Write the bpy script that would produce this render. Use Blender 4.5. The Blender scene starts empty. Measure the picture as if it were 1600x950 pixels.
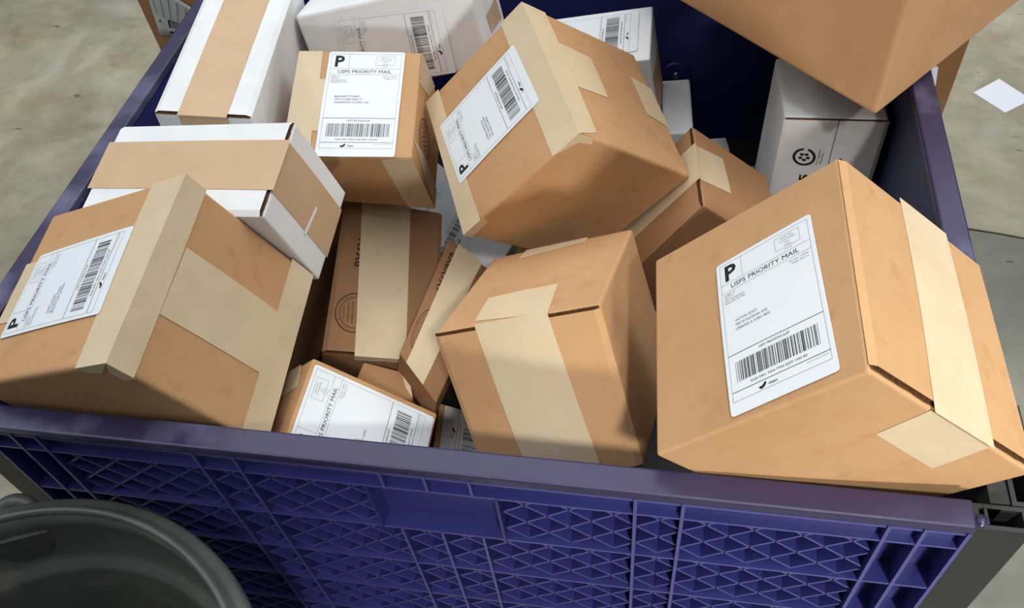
import bpy, bmesh, math, random
from mathutils import Vector, Matrix
from mathutils.geometry import tessellate_polygon

# ------------------------------------------------------------------ camera, world, lights, exposure
scene = bpy.context.scene
COL = scene.collection
ZO = 1.55                                   # height of the lens above the floor
Wc = [[0.98343835, 0.15809744, -0.08862397],   # camera axes (right, down, forward) in the world
      [0.06720455, -0.77221005, -0.63180312],
      [-0.16832278, 0.61538349, -0.77004585]]
cam_data = bpy.data.cameras.new('camera')
cam = bpy.data.objects.new('camera', cam_data)
COL.objects.link(cam)
rx, dn, fw = Wc
cam.matrix_world = Matrix(((rx[0], -dn[0], -fw[0], 0), (rx[1], -dn[1], -fw[1], 0), (rx[2], -dn[2], -fw[2], ZO), (0, 0, 0, 1)))
cam_data.sensor_width = 36
cam_data.lens = 1346.78 / 1600 * 36
cam_data.clip_start = 0.02
scene.camera = cam

world = bpy.data.worlds.new('world')
scene.world = world
world.use_nodes = True
bg = world.node_tree.nodes['Background']
bg.inputs[0].default_value = (0.86, 0.93, 1.0, 1)
bg.inputs[1].default_value = 0.10

def area(name, loc, target, sx, sy, power, color):
    d = bpy.data.lights.new(name, 'AREA')
    d.shape = 'RECTANGLE'; d.size = sx; d.size_y = sy; d.energy = power; d.color = color
    o = bpy.data.objects.new(name, d); COL.objects.link(o)
    o.location = loc
    v = Vector(target) - Vector(loc)
    o.rotation_euler = v.to_track_quat('-Z', 'Y').to_euler()
    return o
area('skylight_ceiling', (-0.2, 2.1, 4.6), (-.2, 2.1, 0), 8.0, 6.8, 315, (0.95, 0.98, 1.0))
area('left_window_light', (-3.6, -0.4, 2.8), (-0.2, 0.8, 0.8), 2.2, 1.6, 15, (0.97, 0.98, 1.0))
area('right_floor_fill', (3.4, 1.6, 4.2), (1.1, 1.9, 0), 1.6, 1.6, 40, (1.0, 0.99, 0.95))  # unseen fill added to brighten the floor at right
def spot(name, loc, target, size, blend, soft, energy, color):
    d = bpy.data.lights.new(name, 'SPOT'); d.energy = energy; d.color = color
    d.spot_size = math.radians(size); d.spot_blend = blend; d.shadow_soft_size = soft
    o = bpy.data.objects.new(name, d); COL.objects.link(o); o.location = loc
    o.rotation_euler = (Vector(target) - o.location).to_track_quat('-Z', 'Y').to_euler()
spot('front_key_spot', (1.45, -2.62, 4.85), (.45, -.15, .85), 18.5, .25, .22, 900, (1.0, 0.965, 0.90))  # added key spot, cone cut narrow to imitate shadow on left and middle boxes
spot('low_front_fill', (1.6, -3.6, 1.75), (.56, .45, .80), 22, .6, .30, 570, (1.0, 0.97, 0.92))  # added low fill for the front faces, cone cut off at left
scene.view_settings.view_transform = 'Standard'
scene.view_settings.look = 'None'
scene.view_settings.gamma = 1
scene.view_settings.use_curve_mapping = False
scene.view_settings.exposure = -0.04

# ------------------------------------------------------------------ materials
def srgb(r, g, b):
    f = lambda c: c / 12.92 if c <= .04045 else ((c + .055) / 1.055) ** 2.4
    return (f(r / 255), f(g / 255), f(b / 255), 1)

def mat(name, color, rough=.7, spec=.3, noise=0, nscale=20, color2=None, bump=0, bscale=200, stretch=None, metallic=0, coat=0, wear=None):
    m = bpy.data.materials.new(name); m.use_nodes = True
    nt = m.node_tree; N = nt.nodes; L = nt.links
    p = N['Principled BSDF']
    p.inputs['Base Color'].default_value = color
    p.inputs['Roughness'].default_value = rough
    p.inputs['Specular IOR Level'].default_value = spec
    p.inputs['Metallic'].default_value = metallic
    p.inputs['Coat Weight'].default_value = coat
    tc = N.new('ShaderNodeTexCoord'); mp = N.new('ShaderNodeMapping')
    L.new(tc.outputs['Object'], mp.inputs[0])
    if stretch: mp.inputs['Scale'].default_value = stretch
    if noise:
        n = N.new('ShaderNodeTexNoise'); n.inputs['Scale'].default_value = nscale
        n.inputs['Detail'].default_value = 8; n.inputs['Roughness'].default_value = .65
        L.new(mp.outputs[0], n.inputs['Vector'])
        r = N.new('ShaderNodeMapRange'); r.inputs[1].default_value = .3; r.inputs[2].default_value = .7
        L.new(n.outputs[0], r.inputs[0])
        mx = N.new('ShaderNodeMix'); mx.data_type = 'RGBA'
        c2 = color2 or tuple(c * (1 - noise) for c in color[:3]) + (1,)
        mx.inputs[6].default_value = color; mx.inputs[7].default_value = c2
        L.new(r.outputs[0], mx.inputs[0])
        last = mx.outputs[2]
        if wear:
            wc, wscale, lo, hi, amt = wear
            n3 = N.new('ShaderNodeTexNoise'); n3.inputs['Scale'].default_value = wscale; n3.inputs['Detail'].default_value = 6
            L.new(tc.outputs['Object'], n3.inputs['Vector'])
            r3 = N.new('ShaderNodeMapRange'); r3.inputs[1].default_value = lo; r3.inputs[2].default_value = hi; r3.inputs[4].default_value = amt
            L.new(n3.outputs[0], r3.inputs[0])
            m3 = N.new('ShaderNodeMix'); m3.data_type = 'RGBA'
            L.new(r3.outputs[0], m3.inputs[0]); L.new(last, m3.inputs[6]); m3.inputs[7].default_value = wc
            last = m3.outputs[2]
            rr = N.new('ShaderNodeMapRange'); rr.inputs[3].default_value = rough; rr.inputs[4].default_value = min(1, rough + .25)
            L.new(r3.outputs[0], rr.inputs[0]); L.new(rr.outputs[0], p.inputs['Roughness'])
        L.new(last, p.inputs['Base Color'])
    if bump:
        n2 = N.new('ShaderNodeTexNoise'); n2.inputs['Scale'].default_value = bscale; n2.inputs['Detail'].default_value = 4
        L.new(mp.outputs[0], n2.inputs['Vector'])
        b = N.new('ShaderNodeBump'); b.inputs['Strength'].default_value = bump; b.inputs['Distance'].default_value = .002
        L.new(n2.outputs[0], b.inputs['Height']); L.new(b.outputs[0], p.inputs['Normal'])
    return m

M_KRAFT = mat('kraft_cardboard', srgb(200, 158, 115), .78, .25, .2, 9, srgb(188, 145, 102), .25, 60, wear=(srgb(174, 128, 84), 45, .58, .75, .45))
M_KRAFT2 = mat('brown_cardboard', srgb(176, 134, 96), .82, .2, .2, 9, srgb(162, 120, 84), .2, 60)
M_EDGE = mat('corrugated_edge', srgb(104, 70, 42), .9, .1, .75, 260)
M_TAPE = mat('paper_packing_tape', srgb(219, 199, 167), .5, .35, .12, 14, srgb(208, 187, 154), .45, 28)
M_TAN = mat('tan_packing_tape', srgb(209, 178, 144), .48, .35, .1, 14, srgb(200, 168, 134), .3, 30)
M_WHITE = mat('white_cardboard', srgb(240, 242, 243), .62, .3, .04, 10, srgb(222, 225, 226), .15, 50)
M_KRAFTJ = mat('creased_cardboard', srgb(198, 156, 114), .75, .3, .15, 6, srgb(186, 143, 101), .9, 7)
M_WORN_GLINT = mat('worn_glint_blue_edge', srgb(74, 76, 136), .35, .5)  # edge wear, with edge highlights painted in as lighter blue
M_KRAFTSHADE = mat('shade_toned_cardboard', srgb(158, 119, 86), .82, .2, .2, 9, srgb(146, 108, 77), .2, 60)  # board darkened in colour for the shade deep in the pile
M_SHADEB = mat('deep_shade_cardboard', srgb(140, 102, 70), .85, .2, .2, 9, srgb(128, 92, 62), .2, 60)  # kraft board with deep shade mixed into its colour
M_LABEL = mat('label_paper', srgb(232, 238, 243), .45, .4)
M_INK = mat('black_ink', srgb(38, 38, 40), .6, .2)
M_GREYINK = mat('grey_ink', srgb(120, 122, 126), .6, .2)
M_BROWNINK = mat('brown_stamp_ink', srgb(70, 44, 28), .7, .2)
M_BLUE = mat('blue_plastic', srgb(46, 49, 112), .33, .5, .2, 12, srgb(40, 42, 98), .15, 40)
M_RIM = mat('worn_rim_plastic', srgb(54, 50, 82), .3, .5, .3, 5, srgb(48, 41, 74), .3, 30, wear=(srgb(128, 127, 164), 9, .54, .72, .6))
M_INSIDE = mat('blue_wall_plastic', srgb(36, 44, 112), .5, .4, .2, 6, srgb(30, 36, 98))
M_BLACK = mat('black_plastic', srgb(46, 48, 46), .45, .4, .3, 18, srgb(36, 38, 37), .2, 40, wear=(srgb(104, 106, 100), 14, .62, .8, .6))
M_BIN = mat('dark_grey_plastic', srgb(84, 87, 83), .38, .5, .25, 12, srgb(68, 71, 68), .3, 60, wear=(srgb(120, 116, 104), 18, .6, .85, .5))
M_STEEL = mat('bolt_steel', srgb(170, 175, 185), .35, .5, metallic=1)
M_POUCH = mat('pouch_plastic', srgb(205, 208, 205), .3, .5, .25, 30)
M_PAPER = mat('paper_scrap', srgb(226, 228, 238), .6, .3)

# ------------------------------------------------------------------ helpers
def mesh_obj(name, verts, faces, materials, parent=None, origin=(0, 0, 0), fm=None, smooth=False):
    o0 = Vector(origin)
    me = bpy.data.meshes.new(name)
    me.from_pydata([Vector(v) - o0 for v in verts], [], faces)
    for m in (materials if isinstance(materials, (list, tuple)) else [materials]): me.materials.append(m)
    if fm:
        for p, i in zip(me.polygons, fm): p.material_index = i
    me.update()
    bm = bmesh.new(); bm.from_mesh(me)
    bmesh.ops.recalc_face_normals(bm, faces=bm.faces)
    bm.to_mesh(me); bm.free()
    if smooth:
        for p in me.polygons: p.use_smooth = True
    o = bpy.data.objects.new(name, me); COL.objects.link(o)
    if parent is not None: o.parent = parent
    else: o.location = o0
    return o

def thing(name, label, cat, loc, group=None):
    o = bpy.data.objects.new(name, None); COL.objects.link(o)
    o.location = loc; o.empty_display_size = .05
    o['label'] = label; o['category'] = cat
    if group: o['group'] = group
    return o

def tag(o, label, cat, group=None):
    o['label'] = label; o['category'] = cat
    if group: o['group'] = group
    return o

class Geo:
    def __init__(s): s.v = []; s.f = []; s.m = []
    def box(s, x0, x1, y0, y1, z0, z1, m=0, front=None):
        b = len(s.v)
        s.v += [(x, y, z) for x in (x0, x1) for y in (y0, y1) for z in (z0, z1)]
        s.f += [tuple(b + i for i in q) for q in ((0, 1, 3, 2), (4, 6, 7, 5), (0, 4, 5, 1), (2, 3, 7, 6), (0, 2, 6, 4), (1, 5, 7, 3))]
        s.m += [m, m, m if front is None else front, m, m, m]
    def bar(s, a, b, n, t, m=0, front=None):
        # a plate from a to b (edge line), width vector n, thickness vector t
        a, b, n, t = map(Vector, (a, b, n, t)); i = len(s.v)
        for p in (a, b):
            for q in (p - t / 2, p + t / 2, p + n + t / 2, p + n - t / 2): s.v.append(tuple(q))
        s.f += [tuple(i + k for k in q) for q in ((0, 1, 2, 3), (4, 7, 6, 5), (0, 4, 5, 1), (1, 5, 6, 2), (2, 6, 7, 3), (3, 7, 4, 0))]
        s.m += [m, m, m if front is None else front, m, m, m]
    def poly(s, pts, m=0):
        i = len(s.v); s.v += [tuple(p) for p in pts]; s.f.append(tuple(range(i, i + len(pts)))); s.m.append(m)
    def cyl(s, c, r0, r1, z0, z1, n=20, axis='Z', m=0):
        i = len(s.v)
        def P(a, r, h):
            x, y = r * math.cos(a), r * math.sin(a)
            return {'Z': (c[0] + x, c[1] + y, c[2] + h), 'Y': (c[0] + x, c[1] + h, c[2] + y), 'X': (c[0] + h, c[1] + x, c[2] + y)}[axis]
        for h, r in ((z0, r0), (z1, r1)):
            for k in range(n): s.v.append(P(2 * math.pi * k / n, r, h))
        for k in range(n): s.f.append((i + k, i + (k + 1) % n, i + n + (k + 1) % n, i + n + k)); s.m.append(m)
        s.f.append(tuple(range(i, i + n))); s.f.append(tuple(range(i + n, i + 2 * n))); s.m += [m, m]
    def make(s, name, mats, parent=None, origin=(0, 0, 0), smooth=False):
        return mesh_obj(name, s.v, s.f, mats, parent, origin, s.m, smooth)

# ------------------------------------------------------------------ floor (two poured slabs with an open joint)
floor = bpy.data.objects.new('floor', None); COL.objects.link(floor); floor['kind'] = 'structure'
def concrete(name, base, dark, blotch, bright):
    m = bpy.data.materials.new(name); m.use_nodes = True
    nt = m.node_tree; N = nt.nodes; L = nt.links; p = N['Principled BSDF']
    tc = N.new('ShaderNodeTexCoord')
    def noise(sc, det, rg, dist=0, stretch=None):
        n = N.new('ShaderNodeTexNoise'); n.inputs['Scale'].default_value = sc; n.inputs['Detail'].default_value = det
        n.inputs['Roughness'].default_value = .6; n.inputs['Distortion'].default_value = dist
        src = tc.outputs['Object']
        if stretch:
            mp = N.new('ShaderNodeMapping'); mp.inputs['Scale'].default_value = stretch; mp.inputs['Rotation'].default_value = (0, 0, .5)
            L.new(src, mp.inputs[0]); src = mp.outputs[0]
        L.new(src, n.inputs['Vector'])
        r = N.new('ShaderNodeMapRange'); r.inputs[1].default_value = rg[0]; r.inputs[2].default_value = rg[1]; r.inputs[4].default_value = rg[2]
        L.new(n.outputs[0], r.inputs[0]); return r.outputs[0], n.outputs[0]
    def mix(f, a, b):
        x = N.new('ShaderNodeMix'); x.data_type = 'RGBA'; L.new(f, x.inputs[0])
        if isinstance(a, tuple): x.inputs[6].default_value = a
        else: L.new(a, x.inputs[6])
        x.inputs[7].default_value = b; return x.outputs[2]
    a, _ = noise(1.6, 8, (.35, .68, 1)); c = mix(a, base, dark)
    a, _ = noise(6, 12, (.42, .7, .8), .4); c = mix(a, c, blotch)
    a, _ = noise(3.2, 9, (.5, .72, .6), .8); c = mix(a, c, bright)
    a, _ = noise(1.3, 10, (.46, .7, .5), .3, (.7, 1.6, 1)); c = mix(a, c, tuple(x * .62 for x in dark[:3]) + (1,))
    a, _ = noise(15, 5, (.675, .70, .8), .3, (.6, 2.2, 1)); c = mix(a, c, tuple(x * .4 for x in dark[:3]) + (1,))
    L.new(c, p.inputs['Base Color'])
    p.inputs['Roughness'].default_value = .5; p.inputs['Specular IOR Level'].default_value = .35
    _, h = noise(14, 8, (0, 1, 1)); b = N.new('ShaderNodeBump'); b.inputs['Strength'].default_value = .35; b.inputs['Distance'].default_value = .004
    L.new(h, b.inputs['Height']); L.new(b.outputs[0], p.inputs['Normal'])
    return m
M_CONC = concrete('polished_concrete', srgb(190, 183, 157), srgb(140, 136, 118), srgb(136, 122, 100), srgb(200, 197, 182))
M_CONC2 = concrete('weathered_concrete', srgb(142, 142, 130), srgb(112, 113, 104), srgb(100, 102, 95), srgb(160, 159, 146))
def jy(x): return 1.692 - .1875 * x
random.seed(3)
XJ = -.2
def slab(m, X0, X1, far, gap):
    n = max(2, int((X1 - X0) * 20))
    xs = [X0 + (X1 - X0) * k / n for k in range(n + 1)]
    e = [(x, jy(x) + ((.003 if far else -.003) + random.uniform(-.0022, .0022) if gap else 0)) for x in xs]
    o = 7.0 if far else -5.0
    V = [(x, y, 0) for x, y in e] + [(x, o, 0) for x in xs] + [(x, y, -.02) for x, y in e]
    F = [(k, k + 1, n + 2 + k, n + 1 + k) for k in range(n)] + [(k, k + 1, 2 * n + 3 + k, 2 * n + 2 + k) for k in range(n)]
    return V, F
def join(parts):
    V, F = [], []
    for v, f in parts: b = len(V); V += v; F += [tuple(b + i for i in q) for q in f]
    return V, F
V, F = join([slab(0, XJ, 7, True, True), slab(0, -7, XJ, True, False), slab(0, -7, XJ, False, False)])
s = mesh_obj('floor_slab', V, F, M_CONC, floor); s['label'] = 'pale polished slab'
V, F = slab(0, XJ + .004, 7, False, True)
s = mesh_obj('floor_slab', V, F, M_CONC2, floor); s['label'] = 'darker weathered slab'
g = Geo(); g.box(-7, 7, -5, 7, -.06, -.021); g.make('joint_bed', mat('joint_dirt', srgb(60, 58, 52), .95, .1), floor)
g = Geo(); g.box(-7, 7, 7.0, 7.1, 0, 5); wb = g.make('wall_back', mat('painted_wall', srgb(176, 178, 176), .8, .2)); wb['kind'] = 'structure'

# ------------------------------------------------------------------ the crate
crate = thing('bulk_crate', 'large blue plastic bulk crate with lattice front, filled with parcels', 'crate', (-.209, .80, 0))
CO = crate.location[:]
H = lambda z: z + ZO
XL, XR, YF, YB = -.726, .308, .343, 1.275
RT = H(-.675)
def rim(name, x0, x1, y0, y1):
    g = Geo(); g.box(x0, x1, y0, y1, RT - .012, RT)
    o = g.make(name, M_RIM, crate, CO)
    b = o.modifiers.new('bevel', 'BEVEL'); b.width = .0025; b.segments = 2
    return o
rim('front_rim', XL, .262, YF, .369)
rim('left_rim', XL, -.701, .3695, YB)
rim('right_rim', .281, XR, .47, YB)
rim('back_rim', -.7005, .2805, 1.25, YB)
ZB = .14
g = Geo(); g.box(-.705, -.700, .371, 1.255, ZB, RT - .0125); g.make('left_wall_panel', M_INSIDE, crate, CO)
g = Geo(); g.box(.288, .293, .371, 1.255, ZB, RT - .0125); g.make('right_wall_panel', mat('scuffed_wall_plastic', srgb(52, 62, 96), .45, .5, .3, 5, srgb(40, 50, 82), .2, 20), crate, CO)
g = Geo(); g.box(-.6995, .2875, 1.25, 1.255, ZB, RT - .0125); g.make('back_wall_panel', M_INSIDE, crate, CO)
g = Geo(); g.box(-.656, .262, .3665, .3705, ZB, RT - .0125); g.make('front_wall_panel', M_BLUE, crate, CO)
g = Geo(); g.box(-.6995, .2875, .371, 1.2495, H(-1.066), H(-1.048)); g.make('inner_deck', M_BLACK, crate, CO)
g = Geo(); g.box(-.70, .288,   .375, 1.2495, .10, ZB - .0005); g.make('base_deck', M_BLACK, crate, CO)
for fx in (-.66, -.25, .16):
    g = Geo(); g.box(fx, fx + .09, .38, 1.23, .0385, .0995); g.make('base_runner', M_BLACK, crate, CO)

# front lattice: fins, shelves and diamond webs
FY0, FY1 = .3445, .3663
rows = [H(-.718) - .0875 * k for k in range(9)]
for k, z in enumerate(rows):
    g = Geo(); x0 = -.656
    g.box(x0, .262, FY0, FY1, z - .0015, z + .0015, 0, 1)
    g.make('shelf_rib', [M_BLUE, M_WORN_GLINT], crate, CO)
g = Geo(); g.bar((-.656, .3452, H(-.6925)), (.262, .3452, H(-.6925)), (0, .0208, 0), (0, 0, .0032), 1); g.make('bead_rib', [M_BLUE, M_WORN_GLINT], crate, CO)  # lighter blue paints in the highlight along this bead
g = Geo(); g.box(-.656, .262, .352, .3545, H(-.7165), RT - .0125); g.make('rim_apron', M_BLUE, crate, CO)
fins = [-.654, -.62, -.592, -.426, -.384, -.009, .032, .199, .227, .260]
for x in fins:
    g = Geo(); g.box(x - .0016, x + .0016, FY0 - .0008, FY1 - .0002, rows[-1] - .001, RT - .0125, 0, 1); g.make('upright_fin', [M_BLUE, M_WORN_GLINT], crate, CO)
for x in (-.241, -.199, -.157):
    g = Geo(); g.box(x - .0014, x + .0014, FY0 - .0008, FY1 - .0002, rows[0] - .001, RT - .0125, 0, 1); g.make('upright_fin', [M_BLUE, M_WORN_GLINT], crate, CO)
    g = Geo(); g.box(x - .0014, x + .0014, FY0 - .0008, FY1 - .0002, rows[-1] - .001, rows[1], 0, 1); g.make('upright_fin', [M_BLUE, M_WORN_GLINT], crate, CO)
# hand hold pocket in the top row
g = Geo(); g.box(-.2625, -.2595, FY0 - .0008, FY1, rows[1], rows[0]); g.box(-.1365, -.1335, FY0 - .0008, FY1, rows[1], rows[0])
g.box(-.2595, -.1365, .3645, .3660, rows[1] + .002, rows[0] - .002); g.make('hand_hold', M_BLUE, crate, CO)

def lattice(x0, x1, zt, zb):
    # crossing diagonal webs clipped to the bay
    g = Geo(); px, pz = .0415, .0355
    yf = .3485; depth = FY1 - yf
    slope = pz / px
    span = (zt - zb)
    def clip(xa, za, sgn):
        # line through (xa,za) with dz/dx = sgn*slope, clipped to the rectangle
        pts = []
        for X in (x0, x1):
            z = za + sgn * slope * (X - xa)
            if zb - 1e-9 <= z <= zt + 1e-9: pts.append((X, z))
        for Z in (zb, zt):
            X = xa + (Z - za) / (sgn * slope)
            if x0 - 1e-9 <= X <= x1 + 1e-9: pts.append((X, Z))
        pts = sorted(set((round(a, 5), round(b, 5)) for a, b in pts))
        return (pts[0], pts[-1]) if len(pts) >= 2 and pts[-1][0] - pts[0][0] > .003 else None
    n = int((x1 - x0 + span / slope) / px) + 3
    off = .5 * px
    for sgn in (1, -1):
        for k in range(-n, 2 * n):
            c = clip(x0 + off + k * px, zb, sgn)
            if not c: continue
            (xa, za), (xb, z2) = c
            L = math.hypot(xb - xa, z2 - za); t = Vector((-(z2 - za) / L, 0, (xb - xa) / L)) * .0022
            g.bar((xa, yf, za), (xb, yf, z2), (0, depth, 0), t, 0, 1)
    return g
bays = [(-.592, -.426), (-.426, -.384), (-.384, -.2625), (-.1335, -.009), (-.009, .032), (.032, .199)]
bays2 = [(-.592, -.426), (-.426, -.384), (-.384, -.241), (-.241, -.199), (-.199, -.157), (-.157, -.009), (-.009, .032), (.032, .199)]
for r in range(8):
    for a, b in (bays if r == 0 else bays2):
        lattice(a + .0018, b - .0018, rows[r] - .0017, rows[r + 1] + .0017).make('lattice_web', [M_BLUE, M_WORN_GLINT], crate, CO)
g = Geo(); g.box(-.656, .262, FY0, FY1, ZB, rows[-1] - .0016); g.make('lower_skirt', M_BLUE, crate, CO)

# corner posts
def post(x0, x1, y0, y1, top, name='corner_post'):
    g = Geo(); t = .004
    g.box(x0, x1, y0, y0 + t, .06, top); g.box(x1 - t, x1, y0 + t, y1, .06, top); g.box(x0, x0 + t, y0 + t, y1, .06, top); g.box(x0 + t, x1 - t, y1 - t, y1, .06, top)
    g.box(x0 + t, x1 - t, y0 + t, y1 - t, .06, top - .05)
    return g.make(name, M_BLACK, crate, CO)
post(.2635, .3045, .347, .3695, H(-.682))
post(-.694, -.6575, .347, .3695, H(-.69))
post(.2945, .318, .3705, .4695, H(-.682)); post(-.7255, -.706, .3705, .41, H(-.69))
post(.2935, .306, 1.2, 1.2495, H(-.69)); post(-.7255, -.706, 1.2, 1.2495, H(-.69))
g = Geo(); g.box(.2715, .274, .3515, .365, H(-.70), H(-.6815)); g.box(.2715, .285, .3655, .3685, H(-.70), H(-.6815)); g.make('latch_bracket', M_BLACK, crate, CO)
g = Geo(); g.cyl((.2675, .3535, 0), .0055, .0045, H(-.70), H(-.678), 20); g.make('hinge_pin', M_RIM, crate, CO, True)
g = Geo(); g.box(.2785, .2940, .372, .4695, H(-.71), H(-.684)); g.make('corner_cap', M_BLACK, crate, CO)
# grille on the inside of the front wall
g = Geo(); g.box(.0085, .0105, .3708, .3735, H(-.74), H(-.6875)); g.box(.034, .036, .3708, .3735, H(-.74), H(-.6875))
for k in range(7): g.box(.0105, .034, .3708, .373, H(-.738) + k * .0072, H(-.738) + k * .0072 + .003)
g.make('vent_grille', M_BLACK, crate, CO)
# moulded boss with a bolt on the inner back wall
g = Geo(); g.cyl((.002, 1.2495, H(-.907)), .022, .024, -.004, 0, 32, 'Y'); bo = g.make('moulded_boss', M_INSIDE, crate, CO)
g = Geo(); g.cyl((.002, 1.2455, H(-.907)), .0045, .006, -.004, 0, 12, 'Y'); g.make('bolt', M_STEEL, bo, CO)

KS = 1.025                                  # true size of the crate: it was laid out from the lens at 1/1.025
def kids(o):
    for c in o.children: yield c; yield from kids(c)
for c in [o for o in COL.objects if o.type == 'MESH' and (o.parent == crate or (o.parent and o.parent.parent == crate))]:
    for v in c.data.vertices:
        w = v.co + Vector(CO); w = Vector((w.x * KS, w.y * KS, ZO + (w.z - ZO) * KS)); v.co = w - Vector(CO)

# ------------------------------------------------------------------ cartons
FACE = {'A': (0, 1, 2), 'B': (1, 0, 2), 'C': (2, 0, 1)}
def idx(t): return t[0] * 4 + t[1] * 2 + t[2]

class Carton:
    def __init__(s, key, bulge=.0015, r=.0028):
        s.c = [Vector((x, y, z + ZO)) for x, y, z in BOX[key]['c']]
        s.cen = sum(s.c, Vector()) / 8
        s.d = [((s.c[4] - s.c[0]).length + (s.c[7] - s.c[3]).length) / 2, ((s.c[2] - s.c[0]).length + (s.c[7] - s.c[5]).length) / 2,
               ((s.c[1] - s.c[0]).length + (s.c[7] - s.c[6]).length) / 2]
        s.bulge = bulge; s.r = r; s.flap = {}
    def tri(s, a, b, c):
        p = Vector()
        for i in (0, 1):
            for j in (0, 1):
                for k in (0, 1):
                    p += s.c[i * 4 + j * 2 + k] * ((a if i else 1 - a) * (b if j else 1 - b) * (c if k else 1 - c))
        return p
    def P0(s, face, u, v):
        nax, ua, va = FACE[face]; t = [0, 0, 0]; t[ua] = u; t[va] = v
        return s.tri(*t)
    def normal(s, face, u=.5, v=.5):
        e = .01
        n = (s.P0(face, u + e, v) - s.P0(face, u - e, v)).cross(s.P0(face, u, v + e) - s.P0(face, u, v - e)).normalized()
        return n if n.dot(s.P0(face, u, v) - s.cen) > 0 else -n
    def bl(s, u, v):
        uu = min(max(u, 0), 1); vv = min(max(v, 0), 1)
        return s.bulge * math.sin(math.pi * uu) * math.sin(math.pi * vv)
    def S(s, face, u, v, off=0):
        nax, ua, va = FACE[face]
        n = s.normal(face, u, v)
        p = s.P0(face, u, v) + n * (off + s.bl(u, v))
        # wrap round an edge shared with another visible side
        F = {0: 'A', 1: 'B', 2: 'C'}
        if abs(u) < 1e-6: p += s.normal(F[ua]) * off
        if abs(v) < 1e-6: p += s.normal(F[va]) * off
        if abs(u - 1) < 1e-6: p += -s.normal(F[ua]) * off
        if abs(v - 1) < 1e-6: p += -s.normal(F[va]) * off
        return p
    def body(s):
        r = s.r; G = []
        for d in s.d:
            n = 10
            G.append([0, r * .45, r] + [r + (d - 2 * r) * k / n for k in range(1, n)] + [d - r, d - r * .45, d])
        V = {}; verts = []; faces = []
        def vert(i, j, k):
            key = (i, j, k)
            if key not in V:
                q = Vector((G[0][i], G[1][j], G[2][k]))
                c = Vector([min(max(q[a], r), s.d[a] - r) for a in range(3)])
                w = q - c
                if w.length > 1e-9: q = c + w.normalized() * r
                f = [q[a] / s.d[a] for a in range(3)]
                p = s.tri(*f)
                for a, nm in enumerate('ABC'):
                    o1, o2 = [b for b in range(3) if b != a]
                    lo = {0: i, 1: j, 2: k}[a]; last = len(G[a]) - 1
                    b = s.bl(f[o1], f[o2])
                    if lo == 0: p += s.normal(nm) * b
                    elif lo == last: p -= s.normal(nm) * b * .5
                V[key] = len(verts); verts.append(p)
            return V[key]
        N = [len(g) for g in G]
        for a in range(3):
            o1, o2 = [b for b in range(3) if b != a]
            for lo in (0, N[a] - 1):
                for x in range(N[o1] - 1):
                    for y in range(N[o2] - 1):
                        q = []
                        for dx, dy in ((0, 0), (1, 0), (1, 1), (0, 1)):
                            t = [0, 0, 0]; t[a] = lo; t[o1] = x + dx; t[o2] = y + dy; q.append(vert(*t))
                        faces.append(tuple(q))
        return verts, faces

def quad_grid(C, face, uvs, off, n=8, m=8, wob=0, seed=0, under=.0004):
    rnd = random.Random(seed)
    verts = []; faces = []
    def uvat(s, t):
        a, b, c, d = [Vector(x) for x in uvs]
        return a * (1 - s) * (1 - t) + b * s * (1 - t) + c * s * t + d * (1 - s) * t
    for i in range(n + 1):
        for j in range(m + 1):
            p = uvat(i / n, j / m)
            verts.append(C.S(face, p.x, p.y, off + rnd.uniform(-wob, wob)))
    for i in range(n):
        for j in range(m):
            a = i * (m + 1) + j
            faces.append((a, a + m + 1, a + m + 2, a + 1))
    # turned-down border so the sheet has a real edge
    ring = [(i, 0) for i in range(n)] + [(n, j) for j in range(m)] + [(i, m) for i in range(n, 0, -1)] + [(0, j) for j in range(m, 0, -1)]
    base = len(verts)
    for i, j in ring:
        p = uvat(i / n, j / m); verts.append(C.S(face, p.x, p.y, max(off - under, 0)))
    L = len(ring)
    for k in range(L):
        a = ring[k][0] * (m + 1) + ring[k][1]; b = ring[(k + 1) % L][0] * (m + 1) + ring[(k + 1) % L][1]
        faces.append((a, b, base + (k + 1) % L, base + k))
    return verts, faces

TEXT = {}
def text_tris(s, bold=0):
    key = (s, bold)
    if key not in TEXT:
        cu = bpy.data.curves.new('t', 'FONT'); cu.body = s; cu.size = 1; cu.resolution_u = 2; cu.offset = bold
        o = bpy.data.objects.new('t', cu); COL.objects.link(o)
        dg = bpy.context.evaluated_depsgraph_get()
        me = bpy.data.meshes.new_from_object(o.evaluated_get(dg))
        vs = [(v.co.x, v.co.y) for v in me.vertices]; fs = [tuple(p.vertices) for p in me.polygons]
        bpy.data.objects.remove(o); bpy.data.meshes.remove(me)
        xs = [v[0] for v in vs] or [0, 1]
        TEXT[key] = (vs, fs, min(xs), max(xs))
    return TEXT[key]
CAP = .729

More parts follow.
